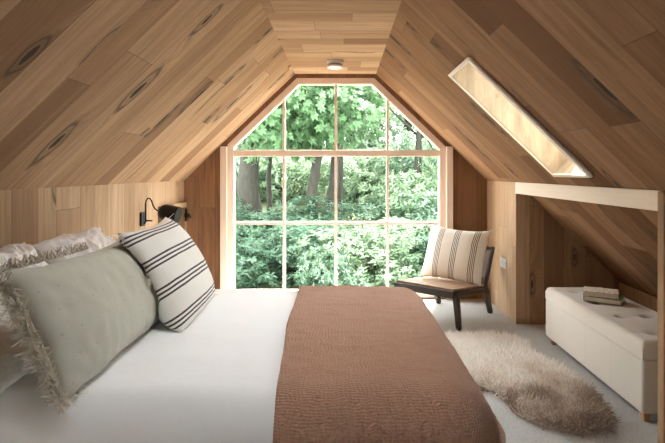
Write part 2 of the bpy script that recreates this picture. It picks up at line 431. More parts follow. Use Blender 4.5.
# gable wall with the window opening
FX0, FX1, FZT = -1.175, 1.065, CZ-.042
def inset_poly(d, zb):
    """outline of the window opening, d metres inside the room section"""
    k = math.tan((PI/2 - AR) / 1) ; h = CZ - d
    sx = d * (1/math.cos(AR) - 1) / math.tan(AR) if False else d * math.tan(AR/2)
    out = []
    zl = h - ((CXL + sx) - (FX0 + 0)) * SLl; zR = h - ((FX1) - (CXR - sx)) * SL
    return [(FX0, zb), (FX1, zb), (FX1, zR), (CXR - sx, h), (CXL + sx, h), (FX0, zl)]
ZB = .012
op = inset_poly(.042, ZB)
GT = .26                       # wall depth
# build gable as pieces round the hole, one mesh
def ring(mb, inner, outer, y0, y1, mi=0):
    n = len(inner); vs = []
    for y in (y0, y1):
        vs += [(p[0], y, p[1]) for p in outer] + [(p[0], y, p[1]) for p in inner]
    fs = []
    for i in range(n):
        j = (i+1) % n
        fs += [(i, j, n+j, n+i), (2*n+i, 3*n+i, 3*n+j, 2*n+j), (i, 2*n+i, 2*n+j, j), (n+i, n+j, 3*n+j, 3*n+i)]
    mb.add(vs, fs, mi)
outer = [(XL-.1, -.1), (XR+.1, -.1), (XR+.1, KZ-.09), (CXR+.03, CZ+.03), (CXL-.03, CZ+.03), (XL-.1, KZ-.09)]
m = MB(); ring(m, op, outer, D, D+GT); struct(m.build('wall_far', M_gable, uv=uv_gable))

# main window
wy0, wy1 = D + .02, D + .10
win = bpy.data.objects.new('window_1', None); col.objects.link(win); win.location = (0, D, 0); struct(win)
def wbuild(mb, name, mat, parent=win, **k):
    for i, p in enumerate(mb.v): mb.v[i] = p - Vector(parent.location)
    return mb.build(name, mat, parent, **k)
def poly_in(poly, d):
    """offset a convex ccw polygon inwards"""
    n = len(poly); L = []
    for i in range(n):
        a = Vector(poly[i]); b = Vector(poly[(i+1) % n]); t = (b - a).normalized(); nn = Vector((-t.y, t.x))
        L.append((a + nn * d, t))
    res = []
    for i in range(n):
        p, t = L[i-1]; q, s = L[i]
        den = t.x * s.y - t.y * s.x; k = ((q - p).x * s.y - (q - p).y * s.x) / den
        res.append(tuple(p + t * k))
    return res
uvf = lambda c, n: (c.x * .3 + c.y, c.z)
inn = poly_in(op, .062)
m = MB(); ring(m, inn, op, D-.004, D+.10); wbuild(m, 'frame', M_frame, uv=uvf, bevel=.003)
inn2 = poly_in(op, .068)
PX = 492 / D
gx0, gx1 = inn[0][0], inn[1][0]
def pz(py): return H - (py - 172) / PX
def px(p): return (p - 342) / PX
m = MB(); m.box((gx0, D, pz(156.2)), (gx1, D+.09, pz(150))); wbuild(m, 'transom', M_frame, uv=uvf, bevel=.003)
def top_at(x):
    a, b, c, d = inn[2], inn[3], inn[4], inn[5]
    if x > b[0]: return b[1] - (x - b[0]) * SL
    if x < c[0]: return c[1] - (c[0] - x) * SLl
    return b[1]
for x in (px(283.7), px(335.8), px(387.9)):
    m = MB(); m.box((x-.013, D+.015, inn[0][1]), (x+.013, D+.075, pz(156.2))); wbuild(m, 'glazing_bar', M_frame, uv=uvf, bevel=.002)
    m = MB(); m.box((x-.013, D+.015, pz(150)), (x+.013, D+.075, top_at(x))); wbuild(m, 'glazing_bar', M_frame, uv=uvf, bevel=.002)
m = MB(); m.box((gx0, D+.018, pz(225)), (gx1, D+.072, pz(222))); wbuild(m, 'glazing_bar', M_frame, uv=uvf, bevel=.002)
m = MB(); m.add([(p[0], D+.05, p[1]) for p in poly_in(op, .055)], [(0,1,2,3,4,5)]); wbuild(m, 'pane', M_glass)
# projecting boards either side
m = MB(); m.box((FX0-.065, D-.05, 0), (FX0, D+.0, 1.56)); struct(m.build('trim_3', M_frame, uv=uvf, bevel=.003))
m = MB(); m.box((FX1, D-.05, 0), (FX1+.065, D+.0, 1.56)); struct(m.build('trim_4', M_frame, uv=uvf, bevel=.003))

# skylight
sky = bpy.data.objects.new('window_2', None); col.objects.link(sky); sky.location = RS(SK[0], SK[2]); struct(sky)
def sbox(mb, s0, s1, y0, y1, n0, n1):
    vs = [RS(s, y, n) for n in (n0, n1) for s, y in ((s0,y0),(s1,y0),(s1,y1),(s0,y1))]
    mb.add(vs, [(0,3,2,1),(4,5,6,7),(0,1,5,4),(1,2,6,5),(2,3,7,6),(3,0,4,7)])
uvs_ = lambda c, n: (c.y, c.z*1.4) if abs(n.y) < .7 else (c.x*.5, c.z*1.4)
LT = .012
def sbuild(mb, name, mat, **k): return wbuild(mb, name, mat, sky, **k)
for (a, b, c, d) in ((SK[0], SK[0]+LT, SK[2], SK[3]), (SK[1]-LT, SK[1], SK[2], SK[3]), (SK[0]+LT, SK[1]-LT, SK[2], SK[2]+.03), (SK[0]+LT, SK[1]-LT, SK[3]-LT*1.4, SK[3])):
    m = MB(); sbox(m, a, b, c, d, -.010, T+.02); sbuild(m, 'lining', M_cream, uv=uvs_)
M_paint = plain('pale painted edge', (.80,.75,.66), .5, .4)
for (a, b, c, d) in ((SK[0]-.006, SK[0]+LT, SK[2], SK[3]), (SK[1]-LT, SK[1]+.004, SK[2], SK[3]), (SK[0]-.006, SK[1]+.004, SK[2]-.004, SK[2]+.034), (SK[0]-.006, SK[1]+.004, SK[3]-LT, SK[3]+.006)):
    m = MB(); sbox(m, a, b, c, d, -.022, -.0105); sbuild(m, 'edge_strip', M_paint)
e = .045
for (a, b, c, d) in ((SK[0]-.02, SK[0]+e, SK[2]-.02, SK[3]+.02), (SK[1]-e, SK[1]+.02, SK[2]-.02, SK[3]+.02), (SK[0]+e, SK[1]-e, SK[2]-.02, SK[2]+e), (SK[0]+e, SK[1]-e, SK[3]-e, SK[3]+.02)):
    m = MB(); sbox(m, a, b, c, d, T+.021, T+.07); sbuild(m, 'sash', M_cream, uv=uvs_)
m = MB(); m.add([RS(s, y, T+.05) for s, y in ((SK[0]+.03,SK[2]+.03),(SK[1]-.03,SK[2]+.03),(SK[1]-.03,SK[3]-.03),(SK[0]+.03,SK[3]-.03))], [(0,1,2,3)]); sbuild(m, 'pane', M_glass)

# frame and pane of the added, unseen rooflight
m = MB(); ring(m, [(RL[0]+.03,RL[2]+.03),(RL[1]-.03,RL[2]+.03),(RL[1]-.03,RL[3]-.03),(RL[0]+.03,RL[3]-.03)], [(RL[0]-.02,RL[2]-.02),(RL[1]+.02,RL[2]-.02),(RL[1]+.02,RL[3]+.02),(RL[0]-.02,RL[3]+.02)], 0, .05)
for i, p in enumerate(m.v): m.v[i] = Vector((p.x, p.z, CZ+T*1.25+p.y))
wbuild(m, 'frame', M_frame, rl, uv=lambda c, n: (c.x, c.y))
m = MB(); m.add([(x, y, CZ+T*1.25+.02) for x, y in ((RL[0]+.02,RL[2]+.02),(RL[1]-.02,RL[2]+.02),(RL[1]-.02,RL[3]-.02),(RL[0]+.02,RL[3]-.02))], [(0,1,2,3)]); wbuild(m, 'pane', M_glass, rl)
# wall behind the camera, with a small window added for fill light
innr = [(-.4,.45),(.3,.45),(.3,.98),(-.4,.98)]
m = MB()
for lo, hi in (((XL-.1,-.1),(-.4,.98)), ((.3,-.1),(XR+.1,.98)), ((-.4,-.1),(.3,.45))): m.box((lo[0],BY-.2,lo[1]),(hi[0],BY,hi[1]))
m.prism([(XL-.1,.98),(XR+.1,.98),(XR+.1,KZ-.1),(CXR+.03,CZ+.03),(CXL-.03,CZ+.03),(XL-.1,KZ-.1)], 'y', BY-.2, BY)
wn = bpy.data.objects.new('added_rear_window', None); col.objects.link(wn); wn.location = (0, BY, 0); struct(wn)  # unseen window added to brighten the near end of the room
f_ = MB(); ring(f_, poly_in(innr, .05), innr, BY-.14, BY-.06); wbuild(f_, 'frame', M_frame, wn, uv=uvf)
f_ = MB(); f_.add([(p[0], BY-.1, p[1]) for p in poly_in(innr, .045)], [(0,1,2,3)]); wbuild(f_, 'pane', M_glass, wn)
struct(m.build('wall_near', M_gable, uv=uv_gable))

# access door in the left knee wall
dr = bpy.data.objects.new('door_1', None); col.objects.link(dr); dr.location = (XL, 4.34, 0); struct(dr)
m = MB()
m.box((XL, 4.335, .945), (XL+.028, 5.04, .995)); m.box((XL, 4.335, 0), (XL+.028, 4.375, .945)); m.box((XL, 5.0, 0), (XL+.028, 5.04, .945))
wbuild(m, 'frame', M_wall, dr, uv=lambda c, n: (c.z*.3, c.y))
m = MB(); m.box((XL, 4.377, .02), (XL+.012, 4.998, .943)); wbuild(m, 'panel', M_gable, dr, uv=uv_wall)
m = MB(); m.box((XL+.028, 4.985, .80), (XL+.04, 5.03, .93)); m.bar((XL+.04, 5.0, .865), (XL+.10, 4.93, .85), .03, .05, .016, .022, (0,0,1)); wbuild(m, 'latch', M_black, dr)

# skirting on the gable below the window is hidden by the bed; smoke detector
det = thing('smoke_detector', 'round white smoke detector on the flat wooden ceiling above the window', 'smoke detector', (-.063, 4.46, CZ))
def lathe(mb, prof, seg=32, M=None, mi=0):
    vs = []; fs = []
    for r, z in prof:
        for i in range(seg):
            a = 2*PI*i/seg; p = Vector((r*math.cos(a), r*math.sin(a), z)); vs.append(M @ p if M else p)
    for k in range(len(prof)-1):
        for i in range(seg):
            j = (i+1) % seg; fs.append((k*seg+i, k*seg+j, (k+1)*seg+j, (k+1)*seg+i))
    if prof[0][0] > 0: fs.append(tuple(range(seg-1, -1, -1)))
    if prof[-1][0] > 0: fs.append(tuple((len(prof)-1)*seg + i for i in range(seg)))
    mb.add(vs, fs, mi)
m = MB(); lathe(m, [(.074,0),(.074,-.012),(.066,-.024),(.06,-.026)]); m.build('base', M_plastic, det, smooth=False)
m = MB(); lathe(m, [(.06,-.0262),(.06,-.046)]); m.build('vent_ring', M_grey, det)
m = MB(); lathe(m, [(.072,-.0462),(.075,-.052),(.072,-.062),(.05,-.070),(.02,-.072)]); m.build('cover', M_lens, det, smooth=True)

# wall socket on the right knee wall
so = thing('wall_socket', 'white double wall socket on the wooden wall behind the chair', 'socket', (XR, 4.515, .465))
m = MB(); m.box((-.008, -.075, -.045), (-.0005, .075, .045)); m.build('face_plate', M_plastic, so, bevel=.003)
for y in (-.036, .036):
    m = MB(); m.box((-.0125, y-.030, -.034), (-.0082, y+.030, .034)); k = m.build('outlet', M_plastic, so, bevel=.003)
    m = MB()
    for a, b in ((-.010,.006),(.010,.006),(0,-.014)): m.box((-.0135, y+a-.002, b-.006), (-.0128, y+a+.002, b+.006))
    m.build('slot', M_slot, k)

# ------------------------------------------------------------------ bed
bed = thing('bed', 'double bed with its head against the left wall', 'bed', (-.59, 2.2, 0))
EX0, EX1, EY0, EY1, ZT = -1.60, .465, 1.44, 2.965, .614
def rbox(lo, hi, r, n=3):
    m = MB(); m.box(lo, hi); return m
def bb(lo, hi, name, mat, bevel, seg=3):
    m = MB(); m.box(tuple(a - b for a, b in zip(lo, bed.location)), tuple(a - b for a, b in zip(hi, bed.location)))
    return m.build(name, mat, bed, bevel=bevel, seg=seg)
bb((EX0, EY0+.05, .12), (EX1-.05, EY1-.05, .30), 'bed_base', M_linen, .02)
bb((EX0, EY0+.04, .301), (EX1-.04, EY1-.04, .565), 'mattress', M_mattress, .06, 4)
for x in (EX0+.1, EX1-.2):
    for y in (EY0+.15, EY1-.15):
        m = MB(); c = Vector(bed.location); m.bar((x-c.x, y-c.y, 0), (x-c.x, y-c.y, .119), .06, .06); m.build('leg', M_foot, bed)

def top_noise(x, y):
    p = Vector((x*1.7+3, y*1.9, .3)); q = Vector((x*5.0, y*5.5+2, 1.7))
    return noise.noise(p)*.016 + noise.noise(q)*.005
def drape(name, mat, a0, a1, b0, b1, na, nb, r, off, hem, seed, foldamp, thick, edgewob=0.0, ridge=0.0):
    """cloth laid over the bed; a runs along x, b along y; beyond the inset rectangle it bends over the edge and hangs"""
    xi1 = EX1 - r; yi0 = EY0 + r; yi1 = EY1 - r
    m = MB(); vs = []; uvl = []
    for i in range(na + 1):
        for j in range(nb + 1):
            a = a0 + (a1 - a0) * i / na; b = b0 + (b1 - b0) * j / nb
            if edgewob and i < na * .25:
                k = 1 - i / (na * .25)
                a += k * (edgewob * noise.noise(Vector((b*1.6, seed, 2.2))) - .055*min(1, max(0, (b - 1.44)/1.5)))
            dx = max(a - xi1, 0); dyp = max(b - yi1, 0); dyn = max(yi0 - b, 0); dy = dyp if dyp else -dyn
            cx = min(a, xi1); cy = min(max(b, yi0), yi1)
            hyp = math.hypot(dx, dy)
            z = ZT + off + top_noise(cx, cy); x, y = cx, cy
            if ridge:
                z += ridge * (max(0, .55 - abs(noise.noise(Vector((cx*7, cy*13, 4.4))))*1.4) + .6*max(0, noise.noise(Vector((cx*4, cy*5, 8.)))))
            if hyp > 1e-9:
                ux, uy = dx / hyp, dy / hyp; d = max(dx, abs(dy)); R_ = r + off
                q = R_ * PI / 2
                if d < q:
                    th = d / R_; h = R_ * math.sin(th); z -= R_ * (1 - math.cos(th))
                else:
                    h = R_; z -= R_ + (d - q)
                drop = max(0, d - q * .55); hang = min(1, drop / .25)
                s = (cx - cy + math.atan2(uy, ux) * .35) * 1.0
                fold = foldamp * hang * (noise.noise(Vector((s*6, seed, d*1.2))) + .6*math.sin(s*17 + seed + 2.2*noise.noise(Vector((s*2, 3, seed)))))
                h += fold + .04 * hang * min(1, drop / .5)
                h = max(h, R_ * math.sin(min(d, q) / R_) - .0) if d < q else max(h, R_ + .004 + off)
                x += ux * h; y += uy * h
            z = max(z, hem)
            vs.append((x, y, z)); uvl.append((a, b))
    fs = [(i*(nb+1)+j, (i+1)*(nb+1)+j, (i+1)*(nb+1)+j+1, i*(nb+1)+j+1) for i in range(na) for j in range(nb)]
    m.add(vs, fs, 0, uvl)
    o = m.build(name, mat, None, smooth=True)
    sm = o.modifiers.new('thick', 'SOLIDIFY'); sm.thickness = thick; sm.offset = -1
    return o
rr = .13
qd = rr * PI / 2
dv = drape('duvet', M_duvet, -1.45, EX1 - rr + qd + .30, EY0 + rr - qd - .26, EY1 - rr + qd + .26, 90, 100, rr, 0, .06, 1.0, .006, .012)
tag(dv, 'smooth white duvet spread over the double bed', 'duvet')
tb = drape('blanket', M_throw, -.205, EX1 - rr + qd + .36, EY0 + rr - qd - .34, EY1 - rr + qd + .34, 120, 210, rr, .022, .05, 1.0, .006, .007, .014, .010)
tag(tb, 'terracotta crinkled muslin blanket across the foot of the bed', 'blanket')

# ------------------------------------------------------------------ pillows
def pillow(name, mat, w, h, t, n=40, crumple=.0, cs=5., seed=0., sag=0.0, power=.55, pinch=.06, parent=None):
    """two-sided stuffed cushion in local x (width) and y (height); uv 0..1"""
    m = MB(); vs = []; uvl = []; idx = {}
    nb_ = max(16, int(n * h / w))
    for side in (1, -1):
        for i in range(n + 1):
            for j in range(nb_ + 1):
                u = -1 + 2*i/n; v = -1 + 2*j/nb_
                edge = i in (0, n) or j in (0, nb_)
                if side < 0 and edge: idx[(side, i, j)] = idx[(1, i, j)]; continue
                pu = 1 - pinch * (1 - abs(v)**2) * abs(u)**3; pv = 1 - pinch * (1 - abs(u)**2) * abs(v)**3
                x = u * w/2 * pu; y = v * h/2 * pv
                g = max(0, (1 - abs(u)**2.6) * (1 - abs(v)**2.6))
                z = side * t/2 * g**power
                if sag: z += 0; y -= sag * (1 - abs(u)**2) * (v > 0) * abs(v)**4
                if crumple:
                    p = Vector((x*cs + seed, y*cs + seed*2, side*3. + seed))
                    d = noise.noise(p) * 1.0 + .5 * (1 - abs(noise.noise(p*2.1))*2.2) + .25*noise.noise(p*4.3)
                    k = min(1, g*3 + .15)
                    z += side * crumple * d * k
                    x += crumple * .7 * noise.noise(p + Vector((9,0,0))); y += crumple * .7 * noise.noise(p + Vector((0,9,0)))
                idx[(side, i, j)] = len(vs); vs.append((x, y, z)); uvl.append(((u+1)/2, (v+1)/2))
    fs = []
    for side in (1, -1):
        for i in range(n):
            for j in range(nb_):
                q = [idx[(side,i,j)], idx[(side,i+1,j)], idx[(side,i+1,j+1)], idx[(side,i,j+1)]]
                fs.append(tuple(q) if side > 0 else tuple(reversed(q)))
    m.add(vs, fs, 0, uvl)
    return m.build(name, mat, parent, smooth=True)
def place(o, c, xdir, ydir):
    """local x -> xdir, local y -> ydir, centre at c"""
    x = Vector(xdir).normalized(); y = Vector(ydir); y = (y - x*y.dot(x)).normalized(); z = x.cross(y)
    M = Matrix((x, y, z)).transposed().to_4x4(); M.translation = Vector(c); o.matrix_world = M
    return o
def tuft(m, p, d, L, w, curl=.3, n=3, rnd=random):
    """tapered curling strand"""
    p = Vector(p); d = Vector(d).normalized(); s = d.orthogonal().normalized(); s.rotate(Matrix.Rotation(rnd.random()*6.28, 3, d))
    k = Vector((rnd.uniform(-1,1), rnd.uniform(-1,1), rnd.uniform(-1,1))) * curl
    vs = []; fs = []
    for i in range(n + 1):
        f = i / n; c = p + d*L*f + k*L*f*f; ww = w * (1 - .62*f)
        vs += [c - s*ww/2, c + s*ww/2]
    for i in range(n): fs.append((2*i, 2*i+1, 2*i+3, 2*i+2))
    m.add(vs, fs)

# wrinkled white pillows against the wall
p1 = place(pillow('bed_pillow', M_white, .76, .43, .19, 90, .034, 8., 1.3), (-1.375, 1.98, .785), (0,1,.06), (-.55,.02,.62))
tag(p1, 'crumpled white pillow against the wall behind the fringed end of the sage pillow', 'pillow', 'crumpled white bed pillows')
p2 = place(pillow('bed_pillow', M_white, .62, .43, .19, 90, .034, 8., 4.9), (-1.37, 2.68, .79), (0,1,.02), (-.5,-.02,.66))
tag(p2, 'crumpled white pillow against the wall behind the black striped pillow', 'pillow', 'crumpled white bed pillows')
p3 = place(pillow('bed_pillow', M_white, .52, .40, .13, 70, .022, 6., 8.1), (-1.21, 1.64, .69), (0,1,-.02), (-.97,.02,.20))
tag(p3, 'white pillow lying low at the near bed edge beneath the fringe', 'pillow', 'crumpled white bed pillows')

# sage sham with fringe
sg = thing('bolster_pillow', 'large sage green pillow with a frayed fringe along its edges', 'pillow')
W_, H_, T_ = .95, .445, .25
pillow('cushion', M_sage, W_, H_, T_, 70, .012, 6., 2.2, .02, parent=sg)
m = MB(); rs = random.Random(3)
for k in range(2200):
    e_ = rs.random()
    if e_ < .55: x, y, d = -W_/2*.965, rs.uniform(-H_/2, H_/2)*.98, Vector((-1, rs.uniform(-.5,.5), rs.uniform(-.45,.6)))
    elif e_ < .80: x, y, d = rs.uniform(-W_/2, W_*.1)*.98, H_/2*.955, Vector((rs.uniform(-.5,.5), 1, rs.uniform(-.5,.5)))
    elif e_ < .0: x, y, d = W_/2*.965, rs.uniform(-H_/2, H_/2)*.98, Vector((1, rs.uniform(-.5,.5), rs.uniform(-.4,.4)))
    else: x, y, d = rs.uniform(-W_/2, W_/2)*.98, -H_/2*.955, Vector((rs.uniform(-.5,.5), -1, rs.uniform(0,.5)))
    L = rs.uniform(.018, .033) if e_ < .55 else rs.uniform(.012, .022)
    tuft(m, (x, y, rs.uniform(-.008, .008)), d, L, .009, .95, 4, rs)
m.build('fringe', M_fringe, sg)
m = MB(); pts = []
for i in range(41):
    v = -1 + 2*i/40; pts.append((-W_/2*(1 - .06*(1-v*v))*1.002, v*H_/2*.995, .004))
m.tube(pts, .005, 6); m.build('piping', M_fringe, sg, smooth=True)
place(sg, (-.945, 1.915, .795), (-.065, 1, -.035), (-.19, 0, .40))

# striped pillow on the bed
st = thing('throw_pillow', 'white pillow with rows of thin black stripes leaning on the bed', 'pillow')
pillow('cushion', M_stripe, .60, .52, .23, 50, .006, 5., 6.6, .012, .5, parent=st)
rs = random.Random(9)
for sx, sy in ((-1,1),(1,1),(1,-1),(-1,-1)):
    m = MB()
    for k in range(26): tuft(m, (sx*.285, sy*.245, 0), (sx*.5+rs.uniform(-.3,.3), sy*.35+rs.uniform(-.3,.3)-.5, rs.uniform(-.3,.3)), rs.uniform(.03,.05), .004, .3, 3, rs)
    m.build('tassel', M_fringe, st)
m = MB()
for k in range(40): tuft(m, (-.292+rs.uniform(-.004,.004), .03+rs.uniform(-.02,.02), .004), (-.9+rs.uniform(-.3,.3), -.5+rs.uniform(-.4,.4), rs.uniform(-.2,.5)), rs.uniform(.03,.05), .005, .5, 3, rs)
m.build('tassel', M_fringe, st)
place(st, (-.828, 2.40, .822), (-.02, 1, .02), (-.29, -.03, .50))

# ------------------------------------------------------------------ sconce
sc = thing('wall_lamp', 'black wall lamp with a curled cable on the left wall above the bed', 'lamp', (XL, 3.98, .918))
m = MB(); m.box((0, -.045, -.055), (.018, .045, .06)); m.build('wall_plate', M_black, sc, bevel=.008)
m = MB(); m.tube([(.018, 0, -.03), (.026, 0, -.03), (.032, 0, -.02), (.032, 0, .06), (.032, 0, .128)], .0068, 10)
m.tube([(.032, 0, -.012), (.085, .0, -.012)], .006, 10); m.build('arm', M_black, sc, smooth=True)
m = MB(); m.tube([(.032,0,.128),(.036,0,.152),(.050,0,.170),(.066,.0,.168),(.080,.0,.148),(.092,.0,.112),(.104,.005,.085),(.122,.01,.070),(.150,.012,.064)], .0058, 8); m.build('cable', M_black, sc, smooth=True)
m = MB(); ax = Vector((.97, -.10, -.20)).normalized(); q = ax.to_track_quat('Z', 'Y').to_matrix().to_4x4(); q.translation = Vector((.138, .01, .066))
lathe(m, [(.004,0),(.030,.004),(.049,.016),(.061,.034),(.066,.055),(.067,.08),(.067,.165)], 32, q)
lathe(m, [(.067,.165),(.062,.165),(.062,.06),(.002,.03)], 32, q)
m.build('lamp_shade', M_black, sc, smooth=False, bevel=0)
for p in sc.children[-1].data.polygons: p.use_smooth = True
m = MB(); c0 = q @ Vector((0,0,.031)); c1 = q @ Vector((0,0,.075)); m.tube([c0, c1, q @ Vector((0,0,.11)), q @ Vector((0,0,.12))], [.013,.02,.024,.012], 12); m.build('bulb', M_lens, sc, smooth=True)

# ------------------------------------------------------------------ lounge chair
ang = math.atan2(.77, .64) - PI/2      # local +y points to the back of the chair
ch = thing('lounge_chair', 'low dark wooden lounge chair with tan seat by the window', 'chair', (.963, 4.05, 0), ang)
Wc = .53
def leg(name, a, b, w0, d0, w1, d1):
    m = MB(); m.bar(a, b, w0, d0, w1, d1, (1,0,0)); return m.build(name, M_dark, ch, bevel=.003)
zs = .30
for x in (0, -Wc):
    sx = 1 if x == 0 else -1
    leg('leg', (x - sx*.0, .0, 0), (x, -.055, zs+.02), .036, .042, .042, .058)
for x in (0, -Wc):
    leg('leg', (x, .637, 0), (x, .50, zs-.02), .036, .042, .040, .055)
for x in (0, -Wc):
    m = MB(); m.bar((x, -.12, zs+.015), (x, .50, zs-.055), .032, .05, .032, .045, (1,0,0)); m.build('side_rail', M_dark, ch, bevel=.003)
    m = MB(); m.bar((x, .49, zs-.06), (x, .70, .60), .030, .05, .026, .030, (1,0,0)); m.build('back_post', M_dark, ch, bevel=.003)
m = MB(); m.bar((-Wc-.016, -.125, zs+.012), (.016, -.125, zs+.012), .030, .056, None, None, (0,1,0)); m.build('front_rail', M_dark, ch, bevel=.003)
m = MB(); m.bar((-Wc+.016, .47, zs-.045), (-.016, .47, zs-.045), .028, .044, None, None, (0,1,0)); m.build('rear_rail', M_dark, ch, bevel=.003)
m = MB(); m.bar((-Wc/2, -.115, zs+.048), (-Wc/2, .48, zs-.018), Wc+.02, .016, None, None, (1,0,0)); m.build('seat', M_seat, ch, bevel=.004)
m = MB(); m.bar((-Wc/2, .545, zs+.04), (-Wc/2, .683, zs+.27), Wc-.032, .012, None, None, (1,0,0)); m.build('backrest', M_cane, ch, bevel=.003)
m = MB(); m.bar((-Wc+.013, .692, .585), (-.013, .692, .585), .024, .03, None, None, (0,1,0)); m.build('top_rail', M_dark, ch, bevel=.003)

cp = thing('throw_pillow', 'cream pillow with upright brown stripes resting on the lounge chair', 'pillow')
pillow('cushion', M_stripe2, .60, .50, .16, 50, .006, 5., 3.1, .014, .5, parent=cp)
rs = random.Random(19)
for sx, sy in ((-1,1),(1,1),(1,-1),(-1,-1)):
    m = MB()
    for k in range(22): tuft(m, (sx*.287, sy*.237, 0), (sx*.4+rs.uniform(-.3,.3), sy*.6+rs.uniform(-.3,.3), rs.uniform(-.3,.3)), rs.uniform(.02,.035), .0035, .3, 3, rs)
    m.build('tassel', M_fringe, cp)
e_x = Vector((math.cos(ang), math.sin(ang), 0)); e_b = Vector((-math.sin(ang), math.cos(ang), 0))
org = Vector((.963, 4.05, 0))
cc = org + e_x*(-.235) + e_b*.385 + Vector((0,0,.555))
place(cp, cc, e_x + Vector((0,0,-.03)), e_b*.36 + Vector((0,0,.93)))

# soft things settle: cushions flatten where they rest on the bed, the chair and one another
from mathutils.bvhtree import BVHTree
bpy.context.view_layer.update()
def meshes(o): return ([o] if o.type == 'MESH' else []) + [c for c in o.children if c.type == 'MESH']
def move(o, fn):
    for k in meshes(o):
        M = k.matrix_world.copy(); I = M.inverted()
        for v in k.data.vertices: v.co = I @ fn(M @ v.co)
        k.data.update()
def on_bed(p):
    if p.y < EY0 - .01: lim = .60 - 1.2*(EY0 - p.y)
    else: lim = ZT + top_noise(p.x, min(max(p.y, EY0+rr), EY1-rr)) - max(0, rr - (p.y - EY0))**2/(2*rr)*1.0
    lim += .007
    return Vector((p.x, p.y, lim + (p.z - lim)*.02)) if p.z < lim else p
def tree_of(o):
    vs, fs = [], []
    k = meshes(o)[0]; M = k.matrix_world; vs = [M @ v.co for v in k.data.vertices]; fs = [tuple(p.vertices) for p in k.data.polygons]
    return BVHTree.FromPolygons(vs, fs)
def push_out(o, other, gap=.005):
    T_o = tree_of(other)
    def fn(p):
        loc, n, i, d = T_o.find_nearest(p)
        if (p - loc).dot(n) < gap and d < .16: return loc + n * gap
        return p
    for _ in range(2): move(o, fn)
move(p1, on_bed); push_out(p2, p1, .008); move(p2, on_bed)
push_out(p3, p1, .012); move(p3, on_bed); push_out(p3, p1, .012)
for q in (p1, p2, p3): push_out(sg, q, .012)
move(sg, on_bed); push_out(sg, p3, .012); push_out(st, sg, .014); push_out(st, sg, .014); move(st, on_bed); move(p3, on_bed)
def on_chair(p):
    I = ch.matrix_world.inverted(); q = I @ p
    zl = zs + .058 + (q.y + .115) * (-.066/.595) + .004
    if q.z < zl: q.z = zl
    yl = .545 + .138 * (q.z - zs - .04) / .23 - .034
    if q.y > yl: q.y = yl
    return ch.matrix_world @ q
move(cp, on_chair)

# ------------------------------------------------------------------ storage bench
bn = thing('storage_bench', 'long cream upholstered storage bench in the alcove under the slope', 'bench', (1.545, 2.53, 0), R(-.4))
BL, BWd = 1.23, .44
m = MB(); ny = 40
m.box((0, 0, .052), (BWd, BL, .332)); bo = m.build('body', M_linen, bn, bevel=.012, seg=3)
for k in range(1, 4):
    m = MB(); m.tube([(.0004, BL*k/4, .066), (.0004, BL*k/4, .320)], .0014, 6); m.build('seam', M_linen, bo)
# lid: tufted pad
bt = [(BWd*fx, BL*(k + .5)/4) for fx in (.33, .69) for k in range(4)]
m = MB(); na, nb_ = 44, 110; vs = []; LB, LTp = .334, .428
def lid_z(x, y):
    z = LTp
    ed = min(x, BWd - x, y, BL - y); r = .035
    if ed < r: z -= r - math.sqrt(max(0, r*r - (r-ed)**2))
    for bx, by in bt:
        d = math.hypot(x-bx, y-by); z -= .022 * math.exp(-(d/.028)**2) + .006*math.exp(-(d/.09)**2)
    for k in range(4):
        by = BL*(k+.5)/4; z -= .004*math.exp(-((y-by)/.008)**2) * (1 if x < BWd*.33 else .3)
    return z
for i in range(na+1):
    for j in range(nb_+1):
        x = BWd*i/na; y = BL*j/nb_; vs.append((x, y, lid_z(x, y)))
fs = [(i*(nb_+1)+j, (i+1)*(nb_+1)+j, (i+1)*(nb_+1)+j+1, i*(nb_+1)+j+1) for i in range(na) for j in range(nb_)]
brd = [(i, 0) for i in range(na+1)] + [(na, j) for j in range(1, nb_+1)] + [(i, nb_) for i in range(na-1, -1, -1)] + [(0, j) for j in range(nb_-1, 0, -1)]
b0 = len(vs)
for i, j in brd: vs.append((BWd*i/na, BL*j/nb_, LB))
for k in range(len(brd)):
    k2 = (k+1) % len(brd); a = brd[k][0]*(nb_+1)+brd[k][1]; b = brd[k2][0]*(nb_+1)+brd[k2][1]
    fs.append((a, b0+k, b0+k2, b))
fs.append(tuple(b0 + k for k in range(len(brd)-1, -1, -1)))
m.add(vs, fs); ld = m.build('lid', M_linen, bn, smooth=True)
es = ld.modifiers.new('es', 'EDGE_SPLIT'); es.split_angle = R(50)
for bx, by in bt:
    m = MB(); lathe(m, [(.011, -.004), (.012, 0), (.008, .004), (.001, .0055)], 14, Matrix.Translation((bx, by, lid_z(bx, by)+.003))); m.build('button', M_linen, ld, smooth=True)
for x, y in ((.045,.05),(BWd-.045,.05),(.045,BL-.05),(BWd-.045,BL-.05)):
    m = MB(); m.bar((x, y, 0), (x, y, .051), .03, .03, .04, .04); m.build('foot', M_foot, bn)

# books
def book(name, label, c, rot, w, d, h, cov, side):
    b = thing(name, label, 'book', c, rot, 'books on the bench')
    m = MB(); m.box((-w/2+.004, -d/2+.004, .003), (w/2-.002, d/2-.004, h-.003)); m.build('pages', M_pages, b)
    m = MB(); m.box((-w/2, -d/2, 0), (w/2, d/2, .003)); m.box((-w/2, -d/2, h-.003), (w/2, d/2, h)); m.box((-w/2, -d/2, .003), (-w/2+.0035, d/2, h-.003))
    m.build('cover', [cov], b)
    return b
zb = .4295
book('book', 'teal covered book lying under the patterned one on the bench', (1.775, 3.33, zb), R(-38), .225, .165, .034, M_teal, 0)
book('book', 'pale patterned paperback lying on top of the teal book', (1.762, 3.35, zb+.0345), R(-28), .21, .15, .032, M_print, 1)

